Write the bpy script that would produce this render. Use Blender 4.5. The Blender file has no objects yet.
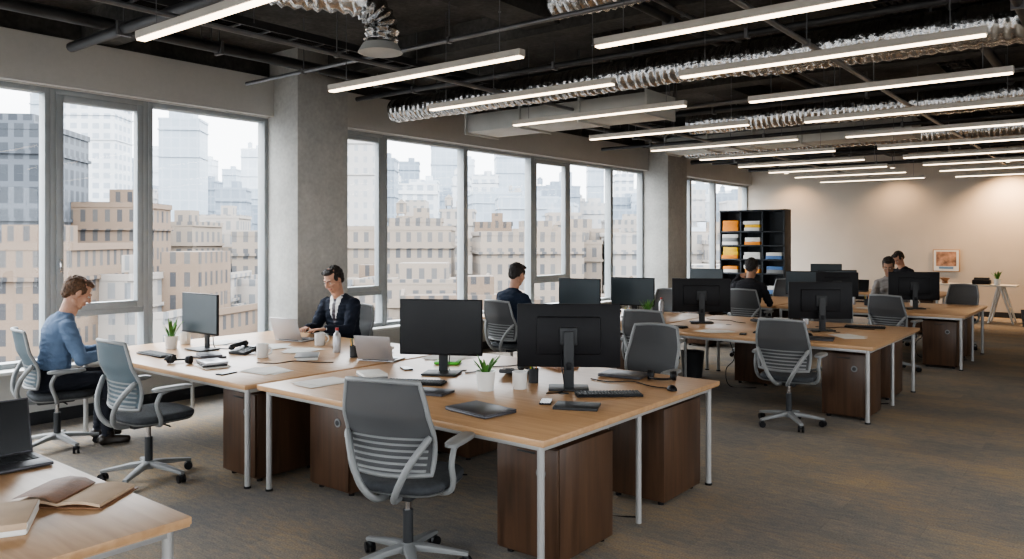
import bpy, bmesh, math, random
from mathutils import Vector, Matrix, Euler, Quaternion, noise
from mathutils.bvhtree import BVHTree
random.seed(7)
scene = bpy.context.scene
COL = scene.collection
PI = math.pi

# ------------------------------------------------------------------ materials
def new_mat(name):
    m = bpy.data.materials.new(name); m.use_nodes = True
    nt = m.node_tree
    return m, nt, nt.nodes["Principled BSDF"]

def N(nt, t, **kw):
    n = nt.nodes.new(t)
    for k, v in kw.items(): setattr(n, k, v)
    return n

def mat(name, col, rough=0.5, metal=0.0, var=0.08, scale=8.0, bump=0.0, bscale=60, coat=0.0, stretch=(1,1,1), spec=.5):
    m, nt, b = new_mat(name)
    tc = N(nt, "ShaderNodeTexCoord"); mp = N(nt, "ShaderNodeMapping")
    mp.inputs["Scale"].default_value = stretch
    nt.links.new(tc.outputs["Object"], mp.inputs[0])
    nz = N(nt, "ShaderNodeTexNoise"); nz.inputs["Scale"].default_value = scale; nz.inputs["Detail"].default_value = 4
    nt.links.new(mp.outputs[0], nz.inputs["Vector"])
    r = N(nt, "ShaderNodeValToRGB")
    r.color_ramp.elements[0].position = .3; r.color_ramp.elements[1].position = .7
    r.color_ramp.elements[0].color = [c*(1-var) for c in col]+[1]
    r.color_ramp.elements[1].color = [min(1,c*(1+var)) for c in col]+[1]
    nt.links.new(nz.outputs[0], r.inputs[0]); nt.links.new(r.outputs[0], b.inputs["Base Color"])
    b.inputs["Roughness"].default_value = rough; b.inputs["Metallic"].default_value = metal
    b.inputs["Coat Weight"].default_value = coat; b.inputs["Specular IOR Level"].default_value = spec
    if bump > 0:
        n2 = N(nt, "ShaderNodeTexNoise"); n2.inputs["Scale"].default_value = bscale; n2.inputs["Detail"].default_value = 3
        nt.links.new(mp.outputs[0], n2.inputs["Vector"])
        bp = N(nt, "ShaderNodeBump"); bp.inputs["Strength"].default_value = bump; bp.inputs["Distance"].default_value = .01
        nt.links.new(n2.outputs[0], bp.inputs["Height"]); nt.links.new(bp.outputs[0], b.inputs["Normal"])
    return m

def emis(name, col, s):
    m, nt, b = new_mat(name)
    b.inputs["Base Color"].default_value = (*col, 1)
    b.inputs["Emission Color"].default_value = (*col, 1); b.inputs["Emission Strength"].default_value = s
    return m

def wood(name, c1, c2, rough=0.35, along='X', scale=1.0):
    m, nt, b = new_mat(name)
    tc = N(nt, "ShaderNodeTexCoord"); mp = N(nt, "ShaderNodeMapping")
    s = {'X': (1.2, 16, 16), 'Y': (16, 1.2, 16), 'Z': (16, 16, 1.2)}[along]
    mp.inputs["Scale"].default_value = [v*scale for v in s]
    nt.links.new(tc.outputs["Object"], mp.inputs[0])
    nz = N(nt, "ShaderNodeTexNoise"); nz.inputs["Scale"].default_value = 1.5; nz.inputs["Detail"].default_value = 8
    nz.inputs["Distortion"].default_value = .6
    nt.links.new(mp.outputs[0], nz.inputs["Vector"])
    r = N(nt, "ShaderNodeValToRGB"); r.color_ramp.elements[0].position = .3; r.color_ramp.elements[1].position = .72
    r.color_ramp.elements[0].color = (*c1, 1); r.color_ramp.elements[1].color = (*c2, 1)
    nt.links.new(nz.outputs[0], r.inputs[0]); nt.links.new(r.outputs[0], b.inputs["Base Color"])
    b.inputs["Roughness"].default_value = rough
    return m

M = {}
M['oak'] = wood('desk_oak', (.4,.235,.12), (.52,.325,.18), .32)
M['oakedge'] = wood('desk_edge', (.38,.23,.12), (.46,.29,.16), .5)
M['walnut'] = wood('pedestal_walnut', (.04,.02,.011), (.095,.05,.028), .4, 'Z', .7)
M['alu'] = mat('leg_aluminium', (.4,.4,.4), .35, .4, .03)
M['frame'] = mat('window_frame_metal', (.29,.31,.32), .45, .1, .04)
M['sill'] = mat('sill_paint', (.55,.55,.53), .5, 0, .03)
M['lightgrey'] = mat('chair_light_grey_plastic', (.2,.207,.21), .45, 0, .04)
M['darkgrey'] = mat('dark_grey_plastic', (.03,.032,.035), .5, 0, .1, spec=.35)
M['black'] = mat('black_plastic', (.008,.008,.01), .5, 0, .1, spec=.25)
M['seat'] = mat('seat_fabric', (.04,.044,.05), .9, 0, .2, 40, .4, 300)
M['white'] = mat('white_ceramic', (.7,.69,.67), .25, 0, .02)
M['paper'] = mat('paper', (.7,.69,.66), .8, 0, .03)
M['tanpaper'] = mat('tan_paper', (.45,.33,.23), .8, 0, .08, 10)
M['silver'] = mat('laptop_aluminium', (.45,.45,.47), .35, .6, .03)
M['spacegrey'] = mat('laptop_grey', (.07,.07,.08), .4, .5, .05)
M['leaf'] = mat('leaf_green', (.06,.17,.03), .5, 0, .4, 20)
M['soil'] = mat('soil', (.03,.02,.015), .9, 0, .3, 60)
M['green'] = mat('green_plastic', (.1,.5,.05), .5)
M['brownleather'] = mat('brown_leather', (.21,.105,.057), .5, 0, .2, 20, .2, 120)
M['chrome'] = mat('chrome', (.6,.6,.62), .2, 1, .02)
M['pipe'] = mat('dark_pipe', (.045,.045,.047), .5, .4, .3, 3)
M['pipe_g'] = mat('galvanised_conduit', (.16,.16,.165), .4, .6, .2, 4)
M['rectduct'] = mat('painted_duct', (.42,.42,.4), .55, .2, .1, 3)
M['fixture'] = mat('fixture_housing', (.48,.44,.39), .4, .2, .03)
M['strip'] = emis('led_strip', (1, .79, .56), 3.9)
M['orange'] = mat('orange_box', (.8,.27,.02), .6); M['yellow'] = mat('yellow_box', (.8,.48,.02), .6); M['bluebox'] = mat('blue_binder', (.08,.17,.36), .6)
M['shelfblack'] = mat('shelf_black', (.02,.025,.032), .5, 0, .15)
M['screen_off'] = mat('screen_glass_off', (.006,.007,.009), .25, 0, .02, spec=.28)
M['screen_gl'] = mat('screen_antiglare', (.03,.042,.05), .35, 0, .1, 2, spec=.4)
M['wine'] = mat('cap_red', (.3,.03,.03), .5)

def make_concrete(name, c, rough=.85, var=.18, fine=.12):
    m, nt, b = new_mat(name)
    tc = N(nt, "ShaderNodeTexCoord")
    n1 = N(nt, "ShaderNodeTexNoise"); n1.inputs["Scale"].default_value = 1.3; n1.inputs["Detail"].default_value = 8; n1.inputs["Roughness"].default_value = .65
    n2 = N(nt, "ShaderNodeTexNoise"); n2.inputs["Scale"].default_value = 22; n2.inputs["Detail"].default_value = 5
    nt.links.new(tc.outputs["Object"], n1.inputs["Vector"]); nt.links.new(tc.outputs["Object"], n2.inputs["Vector"])
    r = N(nt, "ShaderNodeValToRGB"); r.color_ramp.elements[0].position = .3; r.color_ramp.elements[1].position = .7
    r.color_ramp.elements[0].color = [x*(1-var) for x in c]+[1]; r.color_ramp.elements[1].color = [x*(1+var) for x in c]+[1]
    nt.links.new(n1.outputs[0], r.inputs[0])
    mx = N(nt, "ShaderNodeMixRGB", blend_type='OVERLAY'); mx.inputs[0].default_value = fine
    nt.links.new(r.outputs[0], mx.inputs[1]); nt.links.new(n2.outputs[0], mx.inputs[2])
    nt.links.new(mx.outputs[0], b.inputs["Base Color"]); b.inputs["Roughness"].default_value = rough
    bp = N(nt, "ShaderNodeBump"); bp.inputs["Strength"].default_value = fine; bp.inputs["Distance"].default_value = .008
    nt.links.new(n2.outputs[0], bp.inputs["Height"]); nt.links.new(bp.outputs[0], b.inputs["Normal"])
    return m
M['concrete'] = make_concrete('column_concrete', (.4,.395,.375), .85, .2, .2)
M['header'] = make_concrete('header_paint', (.43,.425,.405), .8, .05, .05)
M['slab'] = make_concrete('ceiling_slab_dark', (.066,.062,.057), .9, .75, .7)
M['beam'] = make_concrete('ceiling_beam_dark', (.055,.052,.048), .9, .6, .6)
M['backwall'] = mat('back_wall_paint', (.55,.485,.415), .85, 0, .03, 2)
M['sidewall'] = mat('side_wall_paint', (.55,.53,.5), .85, 0, .03, 2)

def make_carpet():
    m, nt, b = new_mat('carpet_tiles')
    tc = N(nt, "ShaderNodeTexCoord")
    def noise_(scale, st, det=4):
        mp = N(nt, "ShaderNodeMapping"); mp.inputs["Scale"].default_value = st
        nt.links.new(tc.outputs["Object"], mp.inputs[0])
        n = N(nt, "ShaderNodeTexNoise"); n.inputs["Scale"].default_value = scale; n.inputs["Detail"].default_value = det
        nt.links.new(mp.outputs[0], n.inputs["Vector"]); return n
    big = noise_(.9, (1,1.5,1), 6)
    streak = noise_(8, (1.4,4,1), 5)
    fine = noise_(90, (1,1,1), 3)
    r = N(nt, "ShaderNodeValToRGB")
    e = r.color_ramp.elements
    e[0].position = .36; e[0].color = (.165,.158,.152,1)
    e[1].position = .66; e[1].color = (.31,.235,.155,1)
    k = e.new(.5); k.color = (.225,.198,.168,1)
    ad = N(nt, "ShaderNodeMath", operation='MULTIPLY_ADD'); ad.inputs[1].default_value = .42
    nt.links.new(streak.outputs[0], ad.inputs[0])
    sc = N(nt, "ShaderNodeMath", operation='MULTIPLY'); sc.inputs[1].default_value = .58
    nt.links.new(big.outputs[0], sc.inputs[0]); nt.links.new(sc.outputs[0], ad.inputs[2])
    nt.links.new(ad.outputs[0], r.inputs[0])
    br = N(nt, "ShaderNodeTexBrick"); br.offset = .5
    br.inputs["Scale"].default_value = 1; br.inputs["Brick Width"].default_value = 1.0; br.inputs["Row Height"].default_value = .25
    br.inputs["Mortar Size"].default_value = .003
    br.inputs["Color1"].default_value = (.42,.43,.45,1); br.inputs["Color2"].default_value = (.6,.58,.54,1); br.inputs["Mortar"].default_value = (.4,.4,.4,1)
    nt.links.new(tc.outputs["Object"], br.inputs["Vector"])
    mx = N(nt, "ShaderNodeMixRGB", blend_type='OVERLAY'); mx.inputs[0].default_value = .5
    nt.links.new(r.outputs[0], mx.inputs[1]); nt.links.new(br.outputs[0], mx.inputs[2])
    m2 = N(nt, "ShaderNodeMixRGB", blend_type='OVERLAY'); m2.inputs[0].default_value = .5
    nt.links.new(mx.outputs[0], m2.inputs[1]); nt.links.new(fine.outputs[0], m2.inputs[2])
    nt.links.new(m2.outputs[0], b.inputs["Base Color"]); b.inputs["Roughness"].default_value = .95
    b.inputs["Specular IOR Level"].default_value = .2
    bp = N(nt, "ShaderNodeBump"); bp.inputs["Strength"].default_value = .5; bp.inputs["Distance"].default_value = .006
    nt.links.new(fine.outputs[0], bp.inputs["Height"]); nt.links.new(bp.outputs[0], b.inputs["Normal"])
    return m
M['carpet'] = make_carpet()

def make_glass():
    m, nt, b = new_mat('window_glass')
    nt.nodes.remove(b)
    out = [n for n in nt.nodes if n.type == 'OUTPUT_MATERIAL'][0]
    t = N(nt, "ShaderNodeBsdfTransparent"); t.inputs[0].default_value = (.95,.97,.98,1)
    g = N(nt, "ShaderNodeBsdfGlossy"); g.inputs["Roughness"].default_value = .02
    f = N(nt, "ShaderNodeLayerWeight"); f.inputs[0].default_value = .5
    p = N(nt, "ShaderNodeMath", operation='POWER'); p.inputs[1].default_value = 5
    q = N(nt, "ShaderNodeMath", operation='MULTIPLY_ADD'); q.inputs[1].default_value = .6; q.inputs[2].default_value = .02
    nt.links.new(f.outputs["Facing"], p.inputs[0]); nt.links.new(p.outputs[0], q.inputs[0])
    mx = N(nt, "ShaderNodeMixShader")
    nt.links.new(q.outputs[0], mx.inputs[0]); nt.links.new(t.outputs[0], mx.inputs[1]); nt.links.new(g.outputs[0], mx.inputs[2])
    nt.links.new(mx.outputs[0], out.inputs[0]); return m
M['glass'] = make_glass()

def make_meshfab(name, col, tr):
    m, nt, b = new_mat(name)
    out = [n for n in nt.nodes if n.type == 'OUTPUT_MATERIAL'][0]
    b.inputs["Base Color"].default_value = (*col, 1); b.inputs["Roughness"].default_value = .8
    t = N(nt, "ShaderNodeBsdfTransparent"); mx = N(nt, "ShaderNodeMixShader")
    mx.inputs[0].default_value = tr
    nt.links.new(b.outputs[0], mx.inputs[1]); nt.links.new(t.outputs[0], mx.inputs[2]); nt.links.new(mx.outputs[0], out.inputs[0])
    return m
M['mesh_dark'] = make_meshfab('chair_mesh_dark', (.07,.072,.076), .15)
M['mesh_blue'] = make_meshfab('chair_mesh_bluegrey', (.085,.115,.135), .18)

def make_foil():
    m, nt, b = new_mat('foil_insulation')
    tc = N(nt, "ShaderNodeTexCoord")
    v = N(nt, "ShaderNodeTexNoise"); v.inputs["Scale"].default_value = 18; v.inputs["Detail"].default_value = 4
    nt.links.new(tc.outputs["Object"], v.inputs["Vector"])
    wv = N(nt, "ShaderNodeTexWave"); wv.inputs["Scale"].default_value = 4; wv.inputs["Distortion"].default_value = 3
    nt.links.new(tc.outputs["Object"], wv.inputs["Vector"])
    ad = N(nt, "ShaderNodeMath", operation='ADD'); nt.links.new(v.outputs[0], ad.inputs[0]); nt.links.new(wv.outputs["Fac"], ad.inputs[1])
    bp = N(nt, "ShaderNodeBump"); bp.inputs["Strength"].default_value = .7; bp.inputs["Distance"].default_value = .02
    nt.links.new(ad.outputs[0], bp.inputs["Height"]); nt.links.new(bp.outputs[0], b.inputs["Normal"])
    b.inputs["Base Color"].default_value = (.6,.6,.6,1); b.inputs["Metallic"].default_value = 1; b.inputs["Roughness"].default_value = .2
    return m
M['foil'] = make_foil()

# ------------------------------------------------------------------ mesh builder
_boxcache = {}
class MB:
    def __init__(s): s.v=[]; s.f=[]; s.m=[]; s.mats=[]
    def mi(s, k):
        if k not in s.mats: s.mats.append(k)
        return s.mats.index(k)
    def add(s, vs, fs, k, T=None):
        o=len(s.v); i=s.mi(k)
        for p in vs:
            p=Vector(p); s.v.append(T@p if T else p)
        for f in fs: s.f.append([a+o for a in f]); s.m.append(i)
    def box(s, c, size, k, rot=None, bev=0.0, seg=2):
        key=(tuple(round(x,5) for x in size), bev, seg)
        if key not in _boxcache:
            bm=bmesh.new(); bmesh.ops.create_cube(bm, size=1)
            for v in bm.verts: v.co=Vector((v.co.x*size[0], v.co.y*size[1], v.co.z*size[2]))
            if bev>0: bmesh.ops.bevel(bm, geom=bm.edges[:], offset=min(bev,min(size)*.49), segments=seg, profile=.5, affect='EDGES')
            bm.verts.index_update()
            _boxcache[key]=([v.co.copy() for v in bm.verts],[[v.index for v in f.verts] for f in bm.faces]); bm.free()
        vs,fs=_boxcache[key]
        T=Matrix.Translation(c)
        if rot is not None: T=T@Euler(rot).to_matrix().to_4x4()
        s.add(vs,fs,k,T)
    def loft(s, rings, k, n=16, cap=True, T=None, sq=1.0):
        vs=[]; fs=[]
        for c,u,v in rings:
            c=Vector(c);u=Vector(u);v=Vector(v)
            for i in range(n):
                t=2*PI*i/n; ct=math.cos(t); st=math.sin(t)
                if sq!=1.0:
                    ct=math.copysign(abs(ct)**sq,ct); st=math.copysign(abs(st)**sq,st)
                vs.append(c+u*ct+v*st)
        for j in range(len(rings)-1):
            for i in range(n):
                a=j*n+i; b=j*n+(i+1)%n
                fs.append([a,b,b+n,a+n])
        if cap:
            fs.append(list(range(n))[::-1]); o=(len(rings)-1)*n; fs.append([o+i for i in range(n)])
        s.add(vs,fs,k,T)
    def cone(s, p1,p2,r1,r2,k,n=14,cap=True):
        p1=Vector(p1);p2=Vector(p2); d=(p2-p1).normalized()
        u=d.orthogonal().normalized(); v=d.cross(u)
        s.loft([(p1,u*r1,v*r1),(p2,u*r2,v*r2)],k,n,cap)
    def cyl(s,p1,p2,r,k,n=14): s.cone(p1,p2,r,r,k,n)
    def capsule(s,p1,p2,r1,r2,k,n=12,flat=1.0,up=None):
        p1=Vector(p1);p2=Vector(p2); d=(p2-p1)
        d=d.normalized() if d.length>1e-6 else Vector((0,0,1))
        if up is not None:
            u=d.cross(Vector(up)).normalized()
        else: u=d.orthogonal().normalized()
        v=d.cross(u)
        R=[]
        for t in (-85,-60,-30): 
            a=math.radians(t); R.append((p1+d*r1*math.sin(a),u*r1*math.cos(a),v*r1*math.cos(a)*flat))
        R.append((p1,u*r1,v*r1*flat)); R.append((p2,u*r2,v*r2*flat))
        for t in (30,60,85):
            a=math.radians(t); R.append((p2+d*r2*math.sin(a),u*r2*math.cos(a),v*r2*math.cos(a)*flat))
        s.loft(R,k,n)
    def ell(s,c,r,k,n=16,m=10,B=None):
        c=Vector(c); B=B or Matrix.Identity(3)
        R=[]
        for j in range(m+1):
            a=-PI/2+PI*j/m; a=max(-PI/2+.06,min(PI/2-.06,a)); q=math.cos(a)
            R.append((c+B@Vector((0,0,r[2]*math.sin(a))),B@Vector((r[0]*q,0,0)),B@Vector((0,r[1]*q,0))))
        s.loft(R,k,n)
    def tube(s,pts,r,k,n=10,ry=None):
        pts=[Vector(p) for p in pts]; R=[]; u=None
        for i,p in enumerate(pts):
            a=pts[max(0,i-1)]; b=pts[min(len(pts)-1,i+1)]; d=(b-a).normalized()
            if u is None: u=d.orthogonal().normalized()
            u=(u-d*u.dot(d)).normalized(); v=d.cross(u)
            rr=r[i] if isinstance(r,(list,tuple)) else r
            R.append((p,u*rr,v*rr))
        s.loft(R,k,n)
    def lathe(s,prof,k,c=(0,0,0),n=24):
        s.loft([((c[0],c[1],c[2]+z),(r,0,0),(0,r,0)) for r,z in prof],k,n)
    def mesh(s,name,smooth=True,angle=40):
        me=bpy.data.meshes.new(name); me.from_pydata([tuple(v) for v in s.v],[],s.f)
        for k in s.mats: me.materials.append(M[k] if isinstance(k,str) else k)
        me.polygons.foreach_set('material_index',s.m)
        if smooth:
            me.polygons.foreach_set('use_smooth',[True]*len(me.polygons))
            me.update(); me.set_sharp_from_angle(angle=math.radians(angle))
        me.update(); return me

def put(me,name,loc=(0,0,0),rz=0,parent=None,scale=1):
    o=bpy.data.objects.new(name,me); COL.objects.link(o)
    o.location=loc; o.rotation_euler=(0,0,rz); o.scale=(scale,)*3
    if parent: o.parent=parent
    return o
def D(a): return math.radians(a)

def smooth_path(pts, n=6):
    pts=[Vector(p) for p in pts]; out=[]
    P=[pts[0]]+pts+[pts[-1]]
    for i in range(1,len(P)-2):
        for j in range(n):
            t=j/n; a,b,c,d=P[i-1],P[i],P[i+1],P[i+2]
            out.append(.5*((2*b)+(-a+c)*t+(2*a-5*b+4*c-d)*t*t+(-a+3*b-3*c+d)*t**3))
    out.append(pts[-1]); return out

# ------------------------------------------------------------------ room shell
XW=-8.25; XR=4.5; Y0=-3.0; YB=20.7; ZC=4.0
def simple(name, c, size, k, bev=0):
    b=MB(); b.box((0,0,0),size,k,bev=bev); me=b.mesh(name,smooth=bev>0)
    return put(me,name,c)
simple('floor',((XW+XR)/2-.1,(Y0+YB)/2,-.1),(XR-XW+.6,YB-Y0+.4,.2),'carpet')
simple('ceiling',((XW+XR)/2-.1,(Y0+YB)/2,ZC+.1),(XR-XW+.6,YB-Y0+.4,.2),'slab')
simple('wall_back',((XW+XR)/2,YB+.1,ZC/2),(XR-XW+.4,.2,ZC),'backwall')
simple('baseboard_back',((XW+XR)/2+.1,YB-.012,.06),(XR-XW-.3,.02,.12),'darkgrey')
b=MB()
L=YB-Y0; yc=(Y0+YB)/2
b.box((XW-.05,yc,.26),(.3,L,.52),'header')
b.box((XW-.05,yc,(3.22+3.7)/2),(.3,L,3.7-3.22),'header')
b.box((XW-.05,yc,(3.7+ZC)/2),(.3,L,ZC-3.7),'beam')
b.box((XW+.12,yc,3.46),(.14,L,.46),'header')
put(b.mesh('wall_window',False),'wall_window')
simple('trim_1',(XW+.08,yc,.535),(.36,L,.03),'sill',.005)
simple('baseboard_window',(XW+.11,yc,.06),(.02,L,.12),'darkgrey')
zb,zt=.55,3.22
b=MB()
for z0,z1 in ((0,.55),(3.22,ZC)): b.box((0,0,(z0+z1)/2),(.2,L,z1-z0),'sidewall')
RB=[(-2.7,-.3),(.3,2.7),(3.3,5.7),(6.3,8.7)]
prev=Y0
for a,c in RB+[(YB,YB)]:
    b.box((0,(prev+a)/2-yc,(.55+3.22)/2),(.2,a-prev,3.22-.55),'sidewall'); prev=c
put(b.mesh('wall_right',False),'wall_right',(XR+.1,yc,0))
b=MB(); WF=XR-XW
for z0,z1 in ((0,.55),(3.22,ZC)): b.box((0,0,(z0+z1)/2),(WF+.4,.2,z1-z0),'sidewall')
FB=[(-7.9,-5.6),(-5.2,-2.9),(-2.5,-.2),(.2,2.1),(2.5,4.2)]; xc=(XW+XR)/2
prev=XW-.2
for a,c in FB+[(XR+.2,XR+.2)]:
    b.box(((prev+a)/2-xc,0,(.55+3.22)/2),(a-prev,.2,3.22-.55),'sidewall'); prev=c
put(b.mesh('wall_front',False),'wall_front',(xc,Y0-.1,0))
wn=[0]
def window(loc,w,rz,op):
    wn[0]+=1; b=MB(); t=.05
    for s in (-1,1): b.box((0,s*(w/2-t/2),(zb+zt)/2),(.14,t,zt-zb),'frame',bev=.004)
    for z in (zb+t/2,zt-t/2): b.box((0,0,z),(.14,w-2*t,t),'frame',bev=.004)
    if op:
        s=.07; zz=1.02
        b.box((0,0,zz),(.12,w-2*t,.06),'frame',bev=.004)
        for q in (-1,1): b.box((.03,q*(w/2-t-s/2),(zz+.03+zt-t)/2),(.09,s,zt-t-zz-.03),'frame',bev=.008)
        for z in (zz+.03+s/2,zt-t-s/2): b.box((.03,0,z),(.09,w-2*t-2*s,s),'frame',bev=.008)
        b.box((.09,-w/2+t+s/2,1.5),(.02,.025,.13),'chrome',bev=.004)
    hw=w/2-t
    b.add([(-.02,-hw,zb+t),(-.02,hw,zb+t),(-.02,hw,zt-t),(-.02,-hw,zt-t)],[[0,1,2,3]],'glass')
    nm='window_%d'%wn[0]
    put(b.mesh(nm),nm,(loc[0],loc[1],0),rz)
    li=bpy.data.lights.new('portal','AREA'); li.shape='RECTANGLE'; li.size=zt-zb; li.size_y=w
    li.cycles.is_portal=True
    lo=bpy.data.objects.new('window_daylight_portal',li); COL.objects.link(lo)
    off=Matrix.Rotation(rz,3,'Z')@Vector((-.25,0,0))
    lo.location=(loc[0]+off.x,loc[1]+off.y,(zb+zt)/2)
    lo.rotation_euler=(Matrix.Rotation(rz,3,'Z')@Euler((0,D(-90),0)).to_matrix()).to_euler()
bays=[(-3.0,-1.2,0),(-1.2,.4,0),(.4,1.8,0),(1.8,3.17,0),(3.17,4.13,1),(4.13,5.6,0),
      (6.35,7.49,1),(7.49,9.19,0),(9.19,10.94,0),(10.94,12.06,1),(12.06,13.6,0),(13.6,14.9,0),
      (15.8,17.2,0),(17.2,18.6,0),(18.6,20.7,0)]
for a,c,op in bays: window((XW,(a+c)/2),c-a,0,op)
for a,c in RB: window((XR+.1,(a+c)/2),c-a,PI,0)  # unseen right-wall windows, added to bring in more daylight
for a,c in FB: window(((a+c)/2,Y0-.1),c-a,PI/2,0)  # windows behind the camera, out of view, added to brighten the room
for nm,a,c in (('concrete_column',5.6,6.35),('concrete_column',14.9,15.8)):
    b=MB(); b.box((0,0,ZC/2),(.75,c-a,ZC),'concrete',bev=.015)
    put(b.mesh(nm),nm,(-7.6-.375,(a+c)/2,0))
b=MB()
for y in (1.2,3.6,6.2,9.6,12.6,15.4,18.2): b.box(((XW+XR)/2,y,ZC-.14),(XR-XW,.32,.28),'beam')
for x in (-4.4,.2): b.box((x,yc,ZC-.11),(.4,L,.22),'beam')
put(b.mesh('ceiling_beams',False),'overhead_beams')  # structural beams under the ceiling slab, running both ways
# ducts
def flex(name,pts,r,seg=.035,amp=.012,n=24):
    P=[Vector(p) for p in pts]; path=[]
    for i in range(len(P)-1):
        m=max(1,int((P[i+1]-P[i]).length/seg))
        for j in range(m): path.append(P[i].lerp(P[i+1],j/m))
    path.append(P[-1])
    rr=[]
    for i,p in enumerate(path):
        rr.append(r+ (amp if i%2 else -amp)+.02*noise.noise(p*2.0))
        p.z+=.03*noise.noise(p*.9)
    b=MB(); b.tube(path,rr,'foil',n)
    for q in range(12,len(path),45):
        a=path[q]; b.box((a.x,a.y,(a.z+r+ZC)/2),(.02,.004,ZC-a.z-r-.01),'pipe_g')
    return put(b.mesh(name,True,60),name)
flex('insulated_duct',[(-7.4,6.95,3.42),(XR-.3,7.2,3.46)],.15,.06,.007)
flex('insulated_duct',[(-5.2,10.9,3.5),(XR-.3,11.0,3.5)],.17,.06,.007)
flex('insulated_duct',[(-3.6,5.1,3.66),(XR-.3,5.2,3.66)],.14)
flex('insulated_duct',[(-6.8,14.1,3.5),(XR-.3,14.2,3.5)],.16,.06,.007)
flex('insulated_duct',[(-3.2,8.1,3.6),(XR-.3,8.3,3.62)],.13,.06,.008)
flex('insulated_duct',smooth_path([(-4.75,4.3,3.32),(-4.75,4.3,3.5),(-4.85,4.1,3.66),(-5.2,3.6,3.7),(-5.6,2.2,3.72)],8),.13)
b=MB(); b.cone((0,0,0),(0,0,.07),.18,.14,'rectduct',24); put(b.mesh('air_diffuser'),'air_diffuser',(-4.75,4.3,3.26))
def rduct(x1,x2,y1,y2,z1,z2):
    b=MB(); cx,cy,cz=(x1+x2)/2,(y1+y2)/2,(z1+z2)/2
    b.box((0,0,0),(x2-x1,y2-y1,z2-z1),'rectduct',bev=.008)
    nn=max(2,int((x2-x1)/.8))
    for i in range(nn+1):
        x=-(x2-x1)/2+.015+(x2-x1-.03)*i/nn
        b.box((x,0,0),(.025,y2-y1+.05,z2-z1+.05),'rectduct')
        for yy in (-(y2-y1)/2-.01,(y2-y1)/2+.01): b.box((x,yy,(z2-z1)/2+(ZC-z2)/2),(.012,.012,ZC-z2-.01),'pipe_g')
    put(b.mesh('rectangular_duct'),'rectangular_duct',(cx,cy,cz))
rduct(-6.9,-4.2,7.75,8.4,3.17,3.4)
rduct(-6.5,-2.5,12.6,13.2,3.3,3.55)
random.seed(3)
def pline(p1,p2,r,k='pipe'):
    b=MB()
    b.cyl(p1,p2,r,k,10)
    d=Vector(p2)-Vector(p1); n=max(1,int(d.length/2.0))
    for i in range(n):
        q=Vector(p1).lerp(Vector(p2),(i+.5)/n); b.cyl(q,(q.x,q.y,ZC-.005),.006,'pipe_g',6)
        b.box(q,(.03 if abs(d.x)>abs(d.y) else 2.6*r,.03 if abs(d.y)>abs(d.x) else 2.6*r,2.6*r),'pipe_g')
    put(b.mesh('conduit_pipe'),'conduit_pipe')
for x,z,r in ((-7.3,3.72,.035),(-7.12,3.7,.02),(-6.98,3.62,.05),(-6.6,3.8,.03),(-5.2,3.3,.02),(-3.2,3.7,.04),(-3.05,3.72,.02),(-2.0,3.3,.022),(-1.1,3.6,.045),(-.6,3.35,.03),(-.45,3.36,.018),(1.2,3.5,.05),(2.3,3.4,.03)):
    pline((x,Y0+.05,z),(x,19.6,z),r,'pipe' if r>.025 else 'pipe_g')
for y,z,r in ((2.0,3.55,.03),(3.1,3.5,.045),(4.9,3.45,.02),(6.45,3.5,.03),(7.6,3.72,.04),(8.95,3.4,.025),(9.15,3.42,.018),(10.3,3.55,.04),(12.2,3.4,.03),(13.9,3.75,.02),(15.9,3.45,.05),(17.0,3.5,.03),(19.2,3.5,.04)):
    pline((-7.55,y,z),(XR-.05,y,z),r,'pipe' if r>.025 else 'pipe_g')
def tray(x,z):
    b=MB()
    for s in (-.14,.14): b.box((x+s,yc,z),(.015,L-.2,.07),'pipe')
    y=Y0+.3
    while y<YB-.3:
        b.box((x,y,z-.02),(.27,.025,.015),'pipe'); y+=.3
    y=Y0+1
    while y<YB-.3:
        for s in (-.15,.15): b.cyl((x+s,y,z),(x+s,y,ZC-.005),.006,'pipe_g',6)
        y+=2
    for q in range(5): 
        pts=[(x-.1+.05*q+.02*math.sin(t*1.7+q),Y0+.3+t*(L-.6)/40,z+.005+.01*math.sin(t*2.1+q)) for t in range(41)]
        b.tube(pts,.012,'black',6)
    put(b.mesh('cable_tray'),'cable_tray')
tray(-6.2,3.66); tray(-1.6,3.8)
b=MB()
b.box((0,0,0),(.7,L-1,.26),'pipe',bev=.01)
for i in range(18): b.box((0,-L/2+1+i*1.2,0),(.75,.03,.3),'pipe_g')
put(b.mesh('main_air_duct'),'main_air_duct',(3.4,yc,3.1))

# pendants
b=MB()
b.box((0,0,.03),(2.12,.07,.05),'fixture',bev=.004)
b.box((0,0,-.0),(2.1,.055,.012),'strip')
for x in (-.85,.85): b.cyl((x,0,.05),(x,0,ZC-3.055),.003,'pipe_g',6)
b.cyl((.85,0,.35),(.85,0,.36),.01,'pipe_g',6)
pm=b.mesh('linear_pendant_light',False)
rowsL=[(2.5,-4.0)]+[(y,-4.44) for y in (4.4,5.65,7.0,8.6,10.25,11.9,13.5,15.0,16.5,18.2)]
rowsR=[(y,-1.77) for y in (2.9,4.5,5.76,7.2,8.8,10.4,12.0,13.6,15.1,16.6,18.3)]
for y,x in rowsL: put(pm,'linear_pendant_light',(x,y,3.05))
for y,x in rowsR: put(pm,'linear_pendant_light',(x,y,3.05))
for y in (1.2,3.2,5.2,7.4,9.8,12.2,14.6,17): put(pm,'linear_pendant_light',(1.4,y,3.05))
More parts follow.
